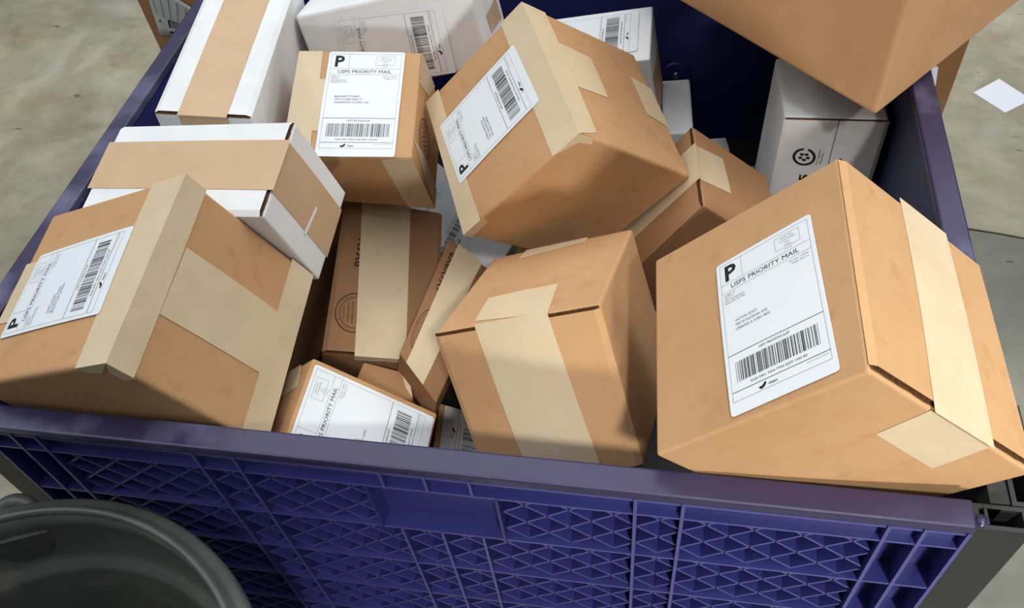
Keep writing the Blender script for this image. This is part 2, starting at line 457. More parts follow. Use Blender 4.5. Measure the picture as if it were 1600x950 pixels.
class Print:
    """flat print in page units, mapped later on to a face"""
    def __init__(s): s.v = []; s.f = []; s.m = []
    def rect(s, x0, y0, x1, y1, m=0, n=4):
        b = len(s.v)
        horiz = abs(x1 - x0) > abs(y1 - y0)
        for k in range(n + 1):
            t = k / n
            if horiz: s.v += [(x0 + (x1 - x0) * t, y0), (x0 + (x1 - x0) * t, y1)]
            else: s.v += [(x0, y0 + (y1 - y0) * t), (x1, y0 + (y1 - y0) * t)]
        for k in range(n): s.f.append((b + 2 * k, b + 2 * k + 1, b + 2 * k + 3, b + 2 * k + 2)); s.m.append(m)
    def frame(s, x0, y0, x1, y1, w, m=0):
        s.rect(x0, y0, x1, y0 + w, m); s.rect(x0, y1 - w, x1, y1, m); s.rect(x0, y0 + w, x0 + w, y1 - w, m); s.rect(x1 - w, y0 + w, x1, y1 - w, m)
    def text(s, t, x, y, cap, width=None, m=0, bold=0, align='l', rot=0):
        vs, fs, a, b = text_tris(t, bold)
        sc = cap / CAP; sx = sc if width is None else width / (b - a)
        w = (b - a) * sx
        ox = {'l': 0, 'c': -w / 2, 'r': -w}[align]
        i = len(s.v); cr, sr = math.cos(rot), math.sin(rot)
        for vx, vy in vs:
            px = ox + (vx - a) * sx; py = -vy * sc
            s.v.append((x + px * cr - py * sr, y + px * sr + py * cr))
        for f in fs: s.f.append(tuple(i + k for k in f)); s.m.append(m)
    def ring(s, cx, cy, r0, r1, a0=0, a1=2 * math.pi, n=48, m=0, sy=1):
        b = len(s.v)
        for k in range(n + 1):
            t = a0 + (a1 - a0) * k / n
            for r in (r0, r1): s.v.append((cx + r * math.cos(t), cy + r * math.sin(t) * sy))
        for k in range(n): s.f.append((b + 2 * k, b + 2 * k + 1, b + 2 * k + 3, b + 2 * k + 2)); s.m.append(m)
    def blob(s, cx, cy, rx, ry, rot=0, m=0, n=14):
        b = len(s.v)
        for k in range(n):
            t = 2 * math.pi * k / n; x, y = rx * math.cos(t), ry * math.sin(t)
            s.v.append((cx + x * math.cos(rot) - y * math.sin(rot), cy + x * math.sin(rot) + y * math.cos(rot)))
        s.f.append(tuple(range(b, b + n))); s.m.append(m)

def shipping_print(recipient, sender, seed, weight):
    P = Print(); R = random.Random(seed); W = .28
    P.frame(4, 3.5, 97.6, 141, W, 1)
    P.rect(4, 25.3, 97.6, 25.3 + W, 1, 8); P.rect(4, 34.2, 97.6, 34.2 + W, 1, 8)
    P.rect(28, 3.5, 28 + W, 25.3, 1)
    P.rect(4, 98, 97.6, 98.5, 0, 8); P.rect(4, 132.4, 97.6, 132.9, 0, 8)
    P.text('P', 9.5, 22.2, 16.5, 12.5, 0, .03)
    P.frame(64, 7, 89, 20.5, W, 1)
    for k, t in enumerate(('PRIORITY MAIL', 'U.S. POSTAGE PAID', 'Shippo', 'ePostage')): P.text(t, 76.5, 10.4 + 2.9 * k, 1.4, None, 1, 0, 'c')
    P.text('ePOSTAGE', 76.5, 23.2, 1.2, None, 1, 0, 'c')
    P.text('USPS PRIORITY MAIL', 50.5, 32.1, 4.7, 71, 0, 0, 'c')
    for k, t in enumerate(sender): P.text(t, 7, 38.2 + 2.8 * k, 1.75, None, 1)
    P.text('Ship Date: 11/20/20', 94, 38.2, 1.7, None, 1, 0, 'r'); P.text(weight, 94, 41.2, 1.7, None, 1, 0, 'r')
    for k, t in enumerate(recipient): P.text(t, 15.5, 68 + 4.3 * k, 2.6, None, 1, .004)
    P.text('USPS TRACKING # EP', 50.5, 103, 2.3, None, 0, 0, 'c')
    x = 10.5
    while x < 91.5:
        w = R.choice((.35, .35, .35, .7, .7, 1.05)); P.rect(x, 106, x + w, 124.6, 0); x += w + R.choice((.35, .5, .7, 1.05, 1.4))
    P.text('9205 5901 7554 7700 0259 13%02d 83' % (R.randrange(90)), 50.5, 129.6, 2.2, 54, 0, 0, 'c')
    P.blob(35.2, 137.3, 2.5, 1.35, -.65); P.blob(32.4, 138.2, 1.9, 1.2, .5); P.blob(36.8, 135.6, 1.2, 1.0, 0)
    P.text('shippo', 40, 138.4, 2.4, None, 0, .01)
    P.text('Electronic Rate Approved #038555749', 95.5, 135.6, .9, None, 1, 0, 'r')
    return P

def stamp_print(kind):
    P = Print()
    P.ring(50, 50, 47.5, 50); P.ring(50, 50, 37.5, 39)
    for k in range(6):
        w = 2 * math.sqrt(max(35 ** 2 - (12 * abs(k - 2.5)) ** 2, 0)) * .8
        P.text(('BOX CERTIFICATE', 'THIS BOX MEETS ALL CONSTRUCTION', 'REQUIREMENTS OF APPLICABLE', 'EDGE CRUSH TEST 32 LBS/IN', 'SIZE LIMIT 75 INCHES', 'GROSS WT LT')[k], 50, 24 + 11 * k, 4, max(w, 14), 0, .005, 'c')
    for k in range(22):
        a = 2 * math.pi * k / 22; P.blob(50 + 43 * math.cos(a), 50 + 43 * math.sin(a), 1.6, 1.1, a)
    return P

def put_print(C, face, uvs, P, page, off, name, parent, mats, origin):
    a, b, c, d = [Vector(x) for x in uvs]; W, Hh = page
    verts = []
    for x, y in P.v:
        s, t = x / W, y / Hh
        q = a * (1 - s) * (1 - t) + b * s * (1 - t) + c * s * t + d * (1 - s) * t
        u = min(max(q.x, 1e-4), 1 - 1e-4); v = min(max(q.y, 1e-4), 1 - 1e-4)
        verts.append(C.S(face, u, v, off))
    o = mesh_obj(name, verts, P.f, mats, parent, origin, P.m)
    return o

def label_sheet(C, face, uvs, off, page=(101.6, 152.4), r=3.2, n=(12, 16)):
    gx = [0, .4 * r, r] + [r + (page[0] - 2 * r) * k / n[0] for k in range(1, n[0])] + [page[0] - r, page[0] - .4 * r, page[0]]
    gy = [0, .4 * r, r] + [r + (page[1] - 2 * r) * k / n[1] for k in range(1, n[1])] + [page[1] - r, page[1] - .4 * r, page[1]]
    P = Print()
    for x in gx:
        for y in gy:
            cx = min(max(x, r), page[0] - r); cy = min(max(y, r), page[1] - r)
            dx, dy = x - cx, y - cy; L = math.hypot(dx, dy)
            if dx and dy and L > 0: x2, y2 = cx + dx / L * max(abs(dx), abs(dy)), cy + dy / L * max(abs(dx), abs(dy))
            else: x2, y2 = x, y
            P.v.append((x2, y2))
    m = len(gy)
    for i in range(len(gx) - 1):
        for j in range(m - 1):
            P.f.append((i * m + j, (i + 1) * m + j, (i + 1) * m + j + 1, i * m + j + 1)); P.m.append(0)
    return P

def carton(key, name, label, body_mat, flaps=(), texts=None, bulge=.0015, edge=None, cat='box', group=None, size_text='8X6X6', r=.0028):
    C = Carton(key, bulge, r)
    zmin = min(p.z for p in C.c)
    origin = (C.cen.x, C.cen.y, zmin)
    root = thing(name, label, cat, origin, group)
    v, f = C.body()
    mesh_obj('carton_body', v, f, body_mat, root, origin, smooth=False)
    T = .0034
    for face, axis, split, lo, hi in flaps:
        # two closing flaps; axis = the direction they meet along; open ends inset by lo / hi (metres)
        C.flap[face] = T
        nax, ua, va = FACE[face]
        du, dv = C.d[ua], C.d[va]
        for side in (0, 1):
            gap = .0009
            if axis == 'u':   # meet along u: split in v
                u0, u1 = lo / du, 1 - hi / du
                v0, v1 = (0, split - gap / dv) if side == 0 else (split + gap / dv, 1)
            else:
                v0, v1 = lo / dv, 1 - hi / dv
                u0, u1 = (0, split - gap / du) if side == 0 else (split + gap / du, 1)
            n = 10; V = []; F = []; FM = []
            def fp(i, j, low=False):
                s_, t_ = i / n, j / n
                k = (j if axis == 'u' else i); k = k if side == 0 else n - k     # 0 = at the folded edge
                w = (dv if axis == 'u' else du)
                if k == 0: h = .0003
                elif k == 1:
                    h = T; q = .006 / (w * .5)
                    q = q if side == 0 else 1 - q
                    if axis == 'u': t_ = q
                    else: s_ = q
                else: h = T
                if low: h = .0001
                return C.S(face, u0 + (u1 - u0) * s_, v0 + (v1 - v0) * t_, h)
            for i in range(n + 1):
                for j in range(n + 1):
                    V.append(fp(i, j))
            for i in range(n):
                for j in range(n): a = i * (n + 1) + j; F.append((a, a + n + 1, a + n + 2, a + 1)); FM.append(0)
            ring = [(i, 0) for i in range(n)] + [(n, j) for j in range(n)] + [(i, n) for i in range(n, 0, -1)] + [(0, j) for j in range(n, 0, -1)]
            base = len(V); rnd = random.Random(side + 5)
            for i, j in ring: V.append(fp(i, j, True))
            L = len(ring)
            for k in range(L):
                a = ring[k][0] * (n + 1) + ring[k][1]; b = ring[(k + 1) % L][0] * (n + 1) + ring[(k + 1) % L][1]
                F.append((a, b, base + (k + 1) % L, base + k)); FM.append(1)
            mesh_obj('flap', V, F, [body_mat, edge or M_EDGE], root, origin, FM)
        for end in ((0, lo), (1, hi)):
            if end[1] <= 0 or (end[0] == 1 and hi < .0025): continue
            D = du if axis == 'u' else dv
            e0, e1 = max(0, end[1] - .003) / D, end[1] / D
            if end[0] == 1: e0, e1 = 1 - e1, 1 - e0
            n = 40; rnd = random.Random(11); V = []; F = []
            for k in range(n + 1):
                t = .004 + .992 * k / n; j = rnd.uniform(-.0005, .0005) / D
                for q in ((e0 + j if e0 > 0 else .0001), e1 + (abs(j) if e1 < .999 else 0)):
                    q = min(max(q, .0001), .9999)
                    V.append(C.S(face, q, t, .0009) if axis == 'u' else C.S(face, t, q, .0009))
            for k in range(n): F.append((2 * k, 2 * k + 1, 2 * k + 3, 2 * k + 2))
            mesh_obj('corrugated_edge', V, F, M_EDGE, root, origin)
    layer = {}
    for kind, face, uvs in BOX[key]['d']:
        base = C.flap.get(face, 0)
        if kind == 'tape':
            k = layer.get(face, 0); layer[face] = k + 1
            V, F = quad_grid(C, face, uvs, base + .0007 + .00012 * k, 8, 10, .00006, seed=len(V) if False else k + 1)
            mesh_obj('packing_tape', V, F, M_TAN if body_mat == M_WHITE else M_TAPE, root, origin)
        elif kind == 'nick':
            V, F = quad_grid(C, face, uvs, base + .0011, 2, 6)
            mesh_obj('tape_nick', V, F, body_mat, root, origin)
        elif kind in ('label',):
            off = base + .0014
            P = label_sheet(C, face, uvs, off)
            sh = put_print(C, face, uvs, P, (101.6, 152.4), off, 'shipping_label', root, M_LABEL, origin)
            sol = sh.modifiers.new('thick', 'SOLIDIFY'); sol.thickness = .0003; sol.offset = 0
            if texts:
                put_print(C, face, uvs, shipping_print(*texts), (101.6, 152.4), off + .00035, 'label_print', sh, [M_INK, M_GREYINK], origin)
        elif kind == 'stamp':
            put_print(C, face, uvs, stamp_print(0), (100, 100), base + .0003, 'round_stamp', root, M_BROWNINK, origin)
        elif kind == 'size':
            P = Print(); P.text(size_text, 0, 100, 100, 100, 0, .02)
            put_print(C, face, uvs, P, (100, 100), base + .0003, 'size_print', root, M_INK, origin)
        elif kind == 'logo':
            P = Print(); P.ring(50, 50, 38, 50, -1.25, 4.65)
            for a in range(5): P.rect(50 + 17 * math.cos(a * 1.257 + .3) - 8, 50 + 17 * math.sin(a * 1.257 + .3) - 7, 50 + 17 * math.cos(a * 1.257 + .3) + 8, 50 + 17 * math.sin(a * 1.257 + .3) + 7)
            put_print(C, face, uvs, P, (100, 100), base + .0003, 'recycling_mark', root, M_INK, origin)
        elif kind == 'logotext':
            P = Print(); P.text('Corrugated', 0, 40, 34, 100, 0, .01); P.text('Recycles', 12, 96, 34, 80, 0, .01)
            put_print(C, face, uvs, P, (100, 100), base + .0003, 'recycling_text', root, M_INK, origin)
        elif kind == 'mark5':
            P = Print(); P.text('5', 10, 98, 92, 80, 0, .03); P.blob(-18, 92, 9, 6)
            put_print(C, face, uvs, P, (100, 100), base + .0003, 'size_print', root, M_INK, origin)
        elif kind == 'pouch':
            V, F = quad_grid(C, face, uvs, base + .003, 8, 8, .0006)
            po = mesh_obj('document_pouch', V, F, M_POUCH, root, origin, smooth=True)
            P = Print()
            for k in range(6): P.rect(8 + 14 * k, 8, 9.2 + 14 * k, 60, 1)
            P.rect(30, 62, 90, 64, 0); P.rect(30, 64, 34, 80, 0); P.rect(36, 66, 88, 79, 1); P.rect(30, 88, 70, 93, 0); P.rect(10, 70, 14, 73, 0)
            put_print(C, face, uvs, P, (100, 100), base + .0042, 'pouch_print', po, [M_INK, M_GREYINK], origin)
    return root, C

SENDER = ('ROBERT SU', 'UNIT 512', '1990 COLLIER BLVD', 'PEARLAND TX 77581')

BOX = {
 'L': dict(c=[[0.1472, 0.3724, -0.5144], [0.0058, 0.3763, -0.6666], [0.3091, 0.3928, -0.6666], [0.1665, 0.3976, -0.8178], [0.1378, 0.5789, -0.4997], [-0.0076, 0.5861, -0.6483], [0.2959, 0.6022, -0.6487], [0.1552, 0.6068, -0.8005]],
  d=[["tape", "C", [[1.0, 0.3846], [1.0, 0.7202], [0.0, 0.6943], [0.0, 0.3308]]], ["tape", "A", [[0.3373, 0.0], [0.6999, 0.0], [0.7263, 0.2468], [0.3597, 0.2353]]], ["label", "B", [[0.7627, 0.6237], [0.7857, 0.1455], [0.0468, 0.1031], [0.029, 0.5883]]]]),
 'E': dict(c=[[-0.4734, 0.3688, -0.5827], [-0.3955, 0.3978, -0.7658], [-0.6722, 0.3789, -0.6648], [-0.5955, 0.4074, -0.848], [-0.4739, 0.5776, -0.5522], [-0.4008, 0.6077, -0.7333], [-0.6739, 0.5884, -0.6335], [-0.5983, 0.6167, -0.8166]],
  d=[["tape", "C", [[1.0, 0.2236], [1.0, 0.0], [0.0, 0.0], [0.0, 0.198]]], ["tape", "B", [[1.0, 0.0], [1.0, 0.1408], [0.0, 0.1489], [0.0, 0.0]]], ["tape", "B", [[0.6739, 0.1518], [0.6784, 0.8486], [0.3263, 0.8293], [0.313, 0.149]]], ["tape", "B", [[1.0, 0.8141], [1.0, 1.0], [0.0333, 1.0], [0.0, 0.8201]]], ["tape", "C", [[0.6863, 1.0], [0.6885, 0.7102], [0.3203, 0.6902], [0.3353, 1.0]]], ["tape", "A", [[0.1894, 0.0], [0.0, 0.0], [0.1138, 0.0739], [0.1879, 0.0481]]], ["tape", "A", [[0.0, 0.0], [0.0, 0.1595], [0.0626, 0.1611], [0.0696, 0.0788]]], ["label", "C", [[0.2369, 0.9036], [0.7158, 0.9013], [0.7458, 0.2103], [0.2605, 0.1834]]]]),
 'F': dict(c=[[-0.0999, 0.7433, -0.6204], [-0.2442, 0.7149, -0.7629], [0.0282, 0.8371, -0.7631], [-0.1126, 0.8065, -0.9081], [-0.1901, 0.9327, -0.5783], [-0.3283, 0.9113, -0.7165], [-0.0578, 1.0314, -0.718], [-0.1996, 0.9989, -0.8643]],
  d=[["tape", "B", [[1.0, 0.1985], [1.0, 0.0], [0.0, 0.0], [0.0, 0.2096]]], ["tape", "C", [[1.0, 0.0], [1.0, 0.1867], [0.0576, 0.1667], [0.0, 0.0]]], ["tape", "C", [[0.7504, 0.1224], [0.7318, 0.4423], [0.4047, 0.4314], [0.397, 0.1675]]], ["tape", "C", [[0.7251, 0.8109], [0.6984, 1.0], [0.3737, 1.0], [0.4123, 0.802]]], ["tape", "A", [[0.0, 0.1943], [0.0, 0.0], [0.0522, 0.057], [0.0, 0.1904]]], ["tape", "A", [[0.0, 0.0], [0.1021, 0.0], [0.1389, 0.0369], [0.0522, 0.057]]], ["tape", "B", [[1.0, 1.0], [1.0, 0.8628], [0.0, 0.8427], [0.0, 1.0]]], ["tape", "A", [[0.0, 0.8165], [0.0528, 0.8399], [0.058, 1.0], [0.0, 1.0]]], ["label", "B", [[0.2973, 0.9096], [0.7564, 0.9373], [0.7992, 0.1647], [0.3467, 0.1464]]]]),
 'B': dict(c=[[-0.3257, 0.8049, -0.7227], [-0.3296, 0.8575, -0.8631], [-0.498, 0.7947, -0.7181], [-0.5052, 0.8521, -0.8538], [-0.3341, 0.9466, -0.6621], [-0.3396, 1.0039, -0.7984], [-0.5023, 0.9371, -0.6578], [-0.5112, 0.9945, -0.7932]],
  d=[["tape", "C", [[1.0, 1.0], [1.0, 0.8054], [0.7299, 0.7963], [0.7272, 1.0]]], ["tape", "C", [[0.7272, 1.0], [0.7309, 0.7132], [0.2363, 0.7074], [0.2305, 1.0]]], ["tape", "C", [[0.2305, 1.0], [0.2347, 0.7931], [0.0, 0.7812], [0.0, 1.0]]], ["tape", "B", [[1.0, 0.0], [1.0, 0.5983], [0.7773, 0.3533], [0.7149, 0.0]]], ["tape", "B", [[0.1785, 0.0], [0.2287, 0.3781], [0.1927, 1.0], [0.0, 1.0]]], ["tape", "A", [[0.2379, 0.0397], [0.0, 0.0], [0.0, 1.0], [0.2255, 1.0]]], ["stamp", "B", [[0.4034, 0.0627], [0.5854, 0.4035], [0.312, 0.6628], [0.1384, 0.305]]], ["label", "C", [[0.9975, 0.7468], [0.9927, 0.1287], [0.0063, 0.128], [-0.0023, 0.7447]]]]),
 'C': dict(c=[[-0.2618, 1.024, -0.7385], [-0.2705, 1.1871, -0.7734], [-0.5176, 1.0004, -0.7856], [-0.5262, 1.1634, -0.8205], [-0.2869, 1.0492, -0.6148], [-0.2956, 1.2122, -0.6497], [-0.5415, 1.0266, -0.6612], [-0.5513, 1.1885, -0.6967]],
  d=[["tape", "B", [[0.4236, 0.7987], [0.4529, 0.279], [0.2309, 0.316], [0.1397, 0.8652]]], ["label", "C", [[0.0973, 0.8281], [0.8867, 0.7711], [0.7741, 0.173], [0.0189, 0.1981]]]]),
 'G': dict(c=[[-0.0369, 1.0607, -0.7454], [-0.2841, 1.0544, -0.7817], [-0.0172, 1.0621, -0.8795], [-0.2645, 1.0558, -0.9158], [-0.0404, 1.1951, -0.7445], [-0.2877, 1.1888, -0.7808], [-0.0208, 1.1965, -0.8786], [-0.268, 1.1902, -0.9149]],
  d=[["label", "B", [[0.1074, 0.7171], [0.9114, 0.7243], [0.9215, 0.0814], [0.1574, 0.0766]]], ["tape", "C", [[0.0, 0.2261], [0.8786, 0.4503], [1.0, 1.0], [0.2239, 0.9333]]]]),
 'Q': dict(c=[[-0.3709, 0.5041, -0.7494], [-0.416, 0.5118, -0.7953], [-0.2496, 0.5143, -0.8604], [-0.2913, 0.5216, -0.9074], [-0.376, 0.3838, -0.7641], [-0.4188, 0.3911, -0.8108], [-0.2524, 0.3938, -0.8758], [-0.2952, 0.401, -0.9225]],
  d=[["tape", "B", [[0.0, 1.0], [0.0, 0.4946], [0.2585, 0.2913], [0.2644, 1.0]]], ["label", "C", [[0.8897, 0.0203], [0.0524, 0.0227], [0.0599, 0.9782], [0.8972, 0.9758]]]]),
 'M': dict(c=[[-0.0576, 0.5324, -0.6578], [-0.0382, 0.7292, -0.7519], [-0.0048, 0.4484, -0.8181], [0.0201, 0.6469, -0.912], [-0.2321, 0.5245, -0.7151], [-0.2129, 0.7204, -0.8099], [-0.1778, 0.4417, -0.8748], [-0.1565, 0.6386, -0.9692]],
  d=[["tape", "C", [[0.7321, 0.0], [0.2915, 0.0], [0.2435, 1.0], [0.7031, 1.0]]], ["tape", "B", [[0.7638, 0.0564], [0.7753, 0.3201], [0.326, 0.329], [0.298, 0.0]]], ["tape", "B", [[0.7604, 0.865], [0.7523, 1.0], [0.3069, 1.0], [0.3091, 0.9276]]]]),
 'D': dict(c=[[-0.417, 0.5883, -0.6182], [-0.654, 0.6036, -0.647], [-0.3995, 0.6159, -0.7507], [-0.6362, 0.6317, -0.7791], [-0.413, 0.71, -0.5918], [-0.6471, 0.7259, -0.6208], [-0.3948, 0.7383, -0.7239], [-0.6312, 0.7542, -0.7523]],
  d=[["tape", "B", [[0.7979, 1.0], [0.7865, 0.0], [0.2542, 0.0], [0.2728, 1.0]]], ["tape", "C", [[0.7826, 0.0], [0.7966, 1.0], [0.2537, 1.0], [0.2513, 0.0]]], ["nick", "C", [[0.5425, 0.6007], [0.5401, 0.6269], [0.2255, 0.5888], [0.2178, 0.5574]]]]),
 'Q1': dict(c=[[-0.5183, 0.7906, -0.6552], [-0.5353, 0.802, -0.8531], [-0.6402, 0.7796, -0.643], [-0.6571, 0.7888, -0.8428], [-0.5482, 1.09, -0.6365], [-0.5661, 1.0999, -0.8354], [-0.6699, 1.0768, -0.6262], [-0.6878, 1.0867, -0.8251]],
  d=[["tape", "C", [[1.0, 0.7464], [1.0, 0.2245], [0.0, 0.2379], [0.0, 0.7463]]], ["tape", "A", [[0.749, 0.0], [0.2374, 0.0], [0.2541, 0.1524], [0.7573, 0.1563]]]]),
 'I': dict(c=[[0.0448, 0.7698, -0.747], [0.1573, 0.772, -0.8355], [-0.066, 0.7393, -0.8891], [0.044, 0.7411, -0.9774], [0.0282, 0.9439, -0.77], [0.137, 0.9466, -0.8573], [-0.0866, 0.9151, -0.9099], [0.0237, 0.9157, -0.9992]],
  d=[["tape", "C", [[0.7315, 0.0], [0.2834, 0.0], [0.3207, 1.0], [0.7549, 1.0]]], ["tape", "B", [[0.7345, 0.0], [0.7955, 0.3461], [0.3595, 0.3682], [0.2954, 0.0]]]]),
 'N': dict(c=[[-0.4266, 0.6001, -0.88], [-0.447, 0.5926, -0.9546], [-0.284, 0.629, -0.9198], [-0.3047, 0.6189, -0.9964], [-0.4876, 0.9031, -0.899], [-0.5087, 0.8909, -0.9772], [-0.3459, 0.925, -0.9441], [-0.3663, 0.9171, -1.019]],
  d=[["tape", "C", [[1.0, 0.1719], [1.0, 0.6685], [0.0, 0.7171], [0.0, 0.2774]]], ["tape", "A", [[0.278, 0.0], [0.7143, 0.0], [0.712, 0.0801], [0.2804, 0.1084]]], ["stamp", "C", [[0.1106, 0.0734], [0.3447, 0.0456], [0.3621, 0.405], [0.1219, 0.4179]]], ["size", "C", [[0.5181, 0.1704], [0.7574, 0.1823], [0.7584, 0.2829], [0.5223, 0.2722]]]]),
 'K': dict(c=[[0.1489, 0.9649, -0.7659], [0.1428, 1.1149, -0.7762], [0.1437, 0.9508, -0.9652], [0.1376, 1.1007, -0.9757], [0.2842, 0.9704, -0.7694], [0.2786, 1.1201, -0.7802], [0.2795, 0.9561, -0.9691], [0.2734, 1.1059, -0.9796]],
  d=[["logo", "C", [[0.136, 0.2339], [0.366, 0.2336], [0.3963, 0.3811], [0.1656, 0.382]]], ["logotext", "C", [[0.3867, 0.3702], [0.391, 0.2438], [0.4551, 0.2584], [0.447, 0.3797]]], ["mark5", "C", [[0.2548, 0.522], [0.2541, 0.4473], [0.3518, 0.4501], [0.3549, 0.5305]]]]),
 'O': dict(c=[[-0.255, 0.5304, -0.8624], [-0.2654, 0.5253, -0.9007], [-0.2269, 0.77, -0.9015], [-0.2372, 0.765, -0.9398], [-0.3147, 0.5921, -0.8544], [-0.325, 0.587, -0.8928], [-0.3044, 0.824, -0.8877], [-0.3147, 0.819, -0.9261]],
  d=[["tape", "C", [[0.807, 1.0], [0.309, 1.0], [0.3497, 0.0], [0.8054, 0.0]]], ["stamp", "C", [[0.944, 0.0826], [0.9301, 0.4049], [0.6193, 0.4305], [0.6225, 0.1188]]], ["size", "C", [[0.8651, 0.5539], [0.8914, 0.9017], [0.7308, 0.9231], [0.6953, 0.5758]]]]),
 'J': dict(c=[[0.2373, 0.8729, -0.688], [0.594, 1.3046, -0.688], [-0.0853, 1.2008, -0.688], [0.2714, 1.6325, -0.688], [0.2373, 0.8729, -0.388], [0.594, 1.3046, -0.388], [-0.0853, 1.2008, -0.388], [0.2714, 1.6325, -0.388]],
  d=[]),
 'P': dict(c=[[-0.237, 0.978, -1.03], [-0.237, 0.978, -1.06], [-0.2614, 0.8864, -1.03], [-0.2614, 0.8864, -1.06], [-0.4373, 1.1621, -1.03], [-0.4373, 1.1621, -1.06], [-0.4605, 0.957, -1.03], [-0.4605, 0.957, -1.06]],
  d=[["label", "C", [[0.8813, 0.9703], [0.8522, 0.2126], [0.3218, 0.0607], [0.3486, 1.1268]]]]),
 'H': dict(c=[[0.0342, 1.0726, -0.885], [0.0342, 1.0726, -1.065], [-0.0134, 1.0655, -0.885], [-0.0134, 1.0655, -1.065], [0.0243, 1.2077, -0.885], [0.0243, 1.2077, -1.065], [-0.0212, 1.2008, -0.885], [-0.0212, 1.2008, -1.065]],
  d=[]),
 'H2': dict(c=[[0.1, 1.1547, -0.99], [0.1, 1.1547, -1.07], [0.0359, 1.1348, -0.99], [0.0359, 1.1348, -1.07], [0.093, 1.1891, -0.99], [0.093, 1.1891, -1.07], [0.0292, 1.1773, -0.99], [0.0292, 1.1773, -1.07]],
  d=[]),
 'U': dict(c=[[0.1608, 1.0982, -1.0], [0.1608, 1.0982, -1.07], [0.085, 1.0628, -1.0], [0.085, 1.0628, -1.07], [0.1522, 1.1321, -1.0], [0.1522, 1.1321, -1.07], [0.0792, 1.1214, -1.0], [0.0792, 1.1214, -1.07]],
  d=[]),
 'X': dict(c=[[-0.201, 0.8931, -1.0], [-0.201, 0.8931, -1.06], [-0.2324, 0.8852, -1.0], [-0.2324, 0.8852, -1.06], [-0.2119, 0.9254, -1.0], [-0.2119, 0.9254, -1.06], [-0.2275, 0.9326, -1.0], [-0.2275, 0.9326, -1.06]],
  d=[]),
 'R': dict(c=[[-0.37, 0.5958, -0.885], [-0.37, 0.5958, -0.955], [-0.3081, 0.5838, -0.885], [-0.3081, 0.5838, -0.955], [-0.3745, 0.5508, -0.885], [-0.3745, 0.5508, -0.955], [-0.2919, 0.544, -0.885], [-0.2919, 0.544, -0.955]],
  d=[["tape", "C", [[0.0, 0.8563], [0.0, 1.0], [0.902, 1.0], [0.5759, 0.9124]]]]),
 'S': dict(c=[[-0.2921, 0.6154, -1.0], [-0.2921, 0.6154, -1.06], [-0.0964, 0.5742, -1.0], [-0.0964, 0.5742, -1.06], [-0.2772, 0.4608, -1.0], [-0.2772, 0.4608, -1.06], [-0.0862, 0.4156, -1.0], [-0.0862, 0.4156, -1.06]],
  d=[["label", "C", [[0.0266, 0.9164], [0.6207, 0.8965], [0.6746, 0.0495], [0.0139, 0.0503]]]]),
 'W': dict(c=[[-0.695, 0.392, -1.0735], [-0.695, 0.985, -1.0735], [-0.522, 0.392, -1.0735], [-0.522, 0.985, -1.0735], [-0.695, 0.392, -0.87], [-0.695, 0.985, -0.87], [-0.522, 0.392, -0.87], [-0.522, 0.985, -0.87]],
  d=[]),
 'T': dict(c=[[-1.015, 1.34, -1.5485], [-1.015, 1.66, -1.5485], [-0.56, 1.34, -1.5485], [-0.56, 1.66, -1.5485], [-1.015, 1.34, -0.6], [-1.015, 1.66, -0.6], [-0.56, 1.34, -0.6], [-0.56, 1.66, -0.6]],
  d=[["pouch", "C", [[0.8065, 0.0741], [0.7166, 0.3053], [0.6669, 0.2058], [0.6792, 0.0382]]]]),
 'J2': dict(c=[[0.14, 1.34, -1.5485], [0.14, 1.58, -1.5485], [0.478, 1.34, -1.5485], [0.478, 1.58, -1.5485], [0.14, 1.34, -0.76], [0.14, 1.58, -0.76], [0.478, 1.34, -0.76], [0.478, 1.58, -0.76]],
  d=[]),
}

carton('L', 'cardboard_box', 'large brown box at the right front corner with one wide tape band beside its label', M_KRAFT, [('C', 'u', .53, .006, .003)],
       (('VICTOR FONT', '708 W INDIANA AVE', 'URBANA IL 61801-4836'), SENDER, 1, 'Weight: 8 lb 2 oz'), .002)
carton('E', 'cardboard_box', 'large brown box at the left front corner with crossed tape bands', M_KRAFT, [],
       (('CHRIS LARSEN', '48 WALNUT STREET', 'MONTCLAIR NJ 07042'), SENDER, 2, 'Weight: 7 lb 9 oz'), .002, r=.005)
carton('F', 'cardboard_box', 'large brown box tilted on the middle of the pile with a nearly upside-down label', M_KRAFT, [],
       (('SANDRA WHITLOCK', '2215 ORCHARD LANE', 'BOULDER CO 80304'), SENDER, 3, 'Weight: 6 lb 4 oz'), .002, r=.004)
carton('M', 'cardboard_box', 'brown box at the centre front rim with pale tape over its corner and no label', M_KRAFT, [('C', 'v', .51, .003, .003)], None, .003, r=.004)
carton('B', 'cardboard_box', 'small brown box behind the taped white box with an upright priority mail label', M_KRAFT, [],
       (('MARGARET STOREN', '7974 LUCHER PARK CT', 'ANNANDALE VA 22003-1724'), SENDER, 4, 'Weight: 3 lb 1 oz'), .001)
carton('D', 'white_carton', 'white box at the left rim, tan tape running over its top and end', M_WHITE, [('B', 'v', .52, .004, .002)], None, .0012)
carton('Q1', 'white_carton', 'long white box at the back left with a tan tape stripe down its middle', M_WHITE, [('C', 'u', .5, .003, .003)], None, .0012)
carton('C', 'white_carton', 'white box at the back with a label printed sideways, beside the long taped white box', M_WHITE, [],
       (('JASON MILLER', '310 CEDAR AVE', 'AUSTIN TX 78702'), SENDER, 5, 'Weight: 2 lb 8 oz'), .0015, r=.006)
carton('G', 'white_carton', 'white box behind the big tilted brown box, barcode showing, against the back wall', M_WHITE, [],
       (('DANA REED', '19 HILL ROAD', 'SALEM OR 97301'), SENDER, 6, 'Weight: 2 lb 2 oz'), .0012)
carton('H', 'white_carton', 'plain white box standing low by the back wall below the bolt', M_WHITE, [], None, .001, r=.004)
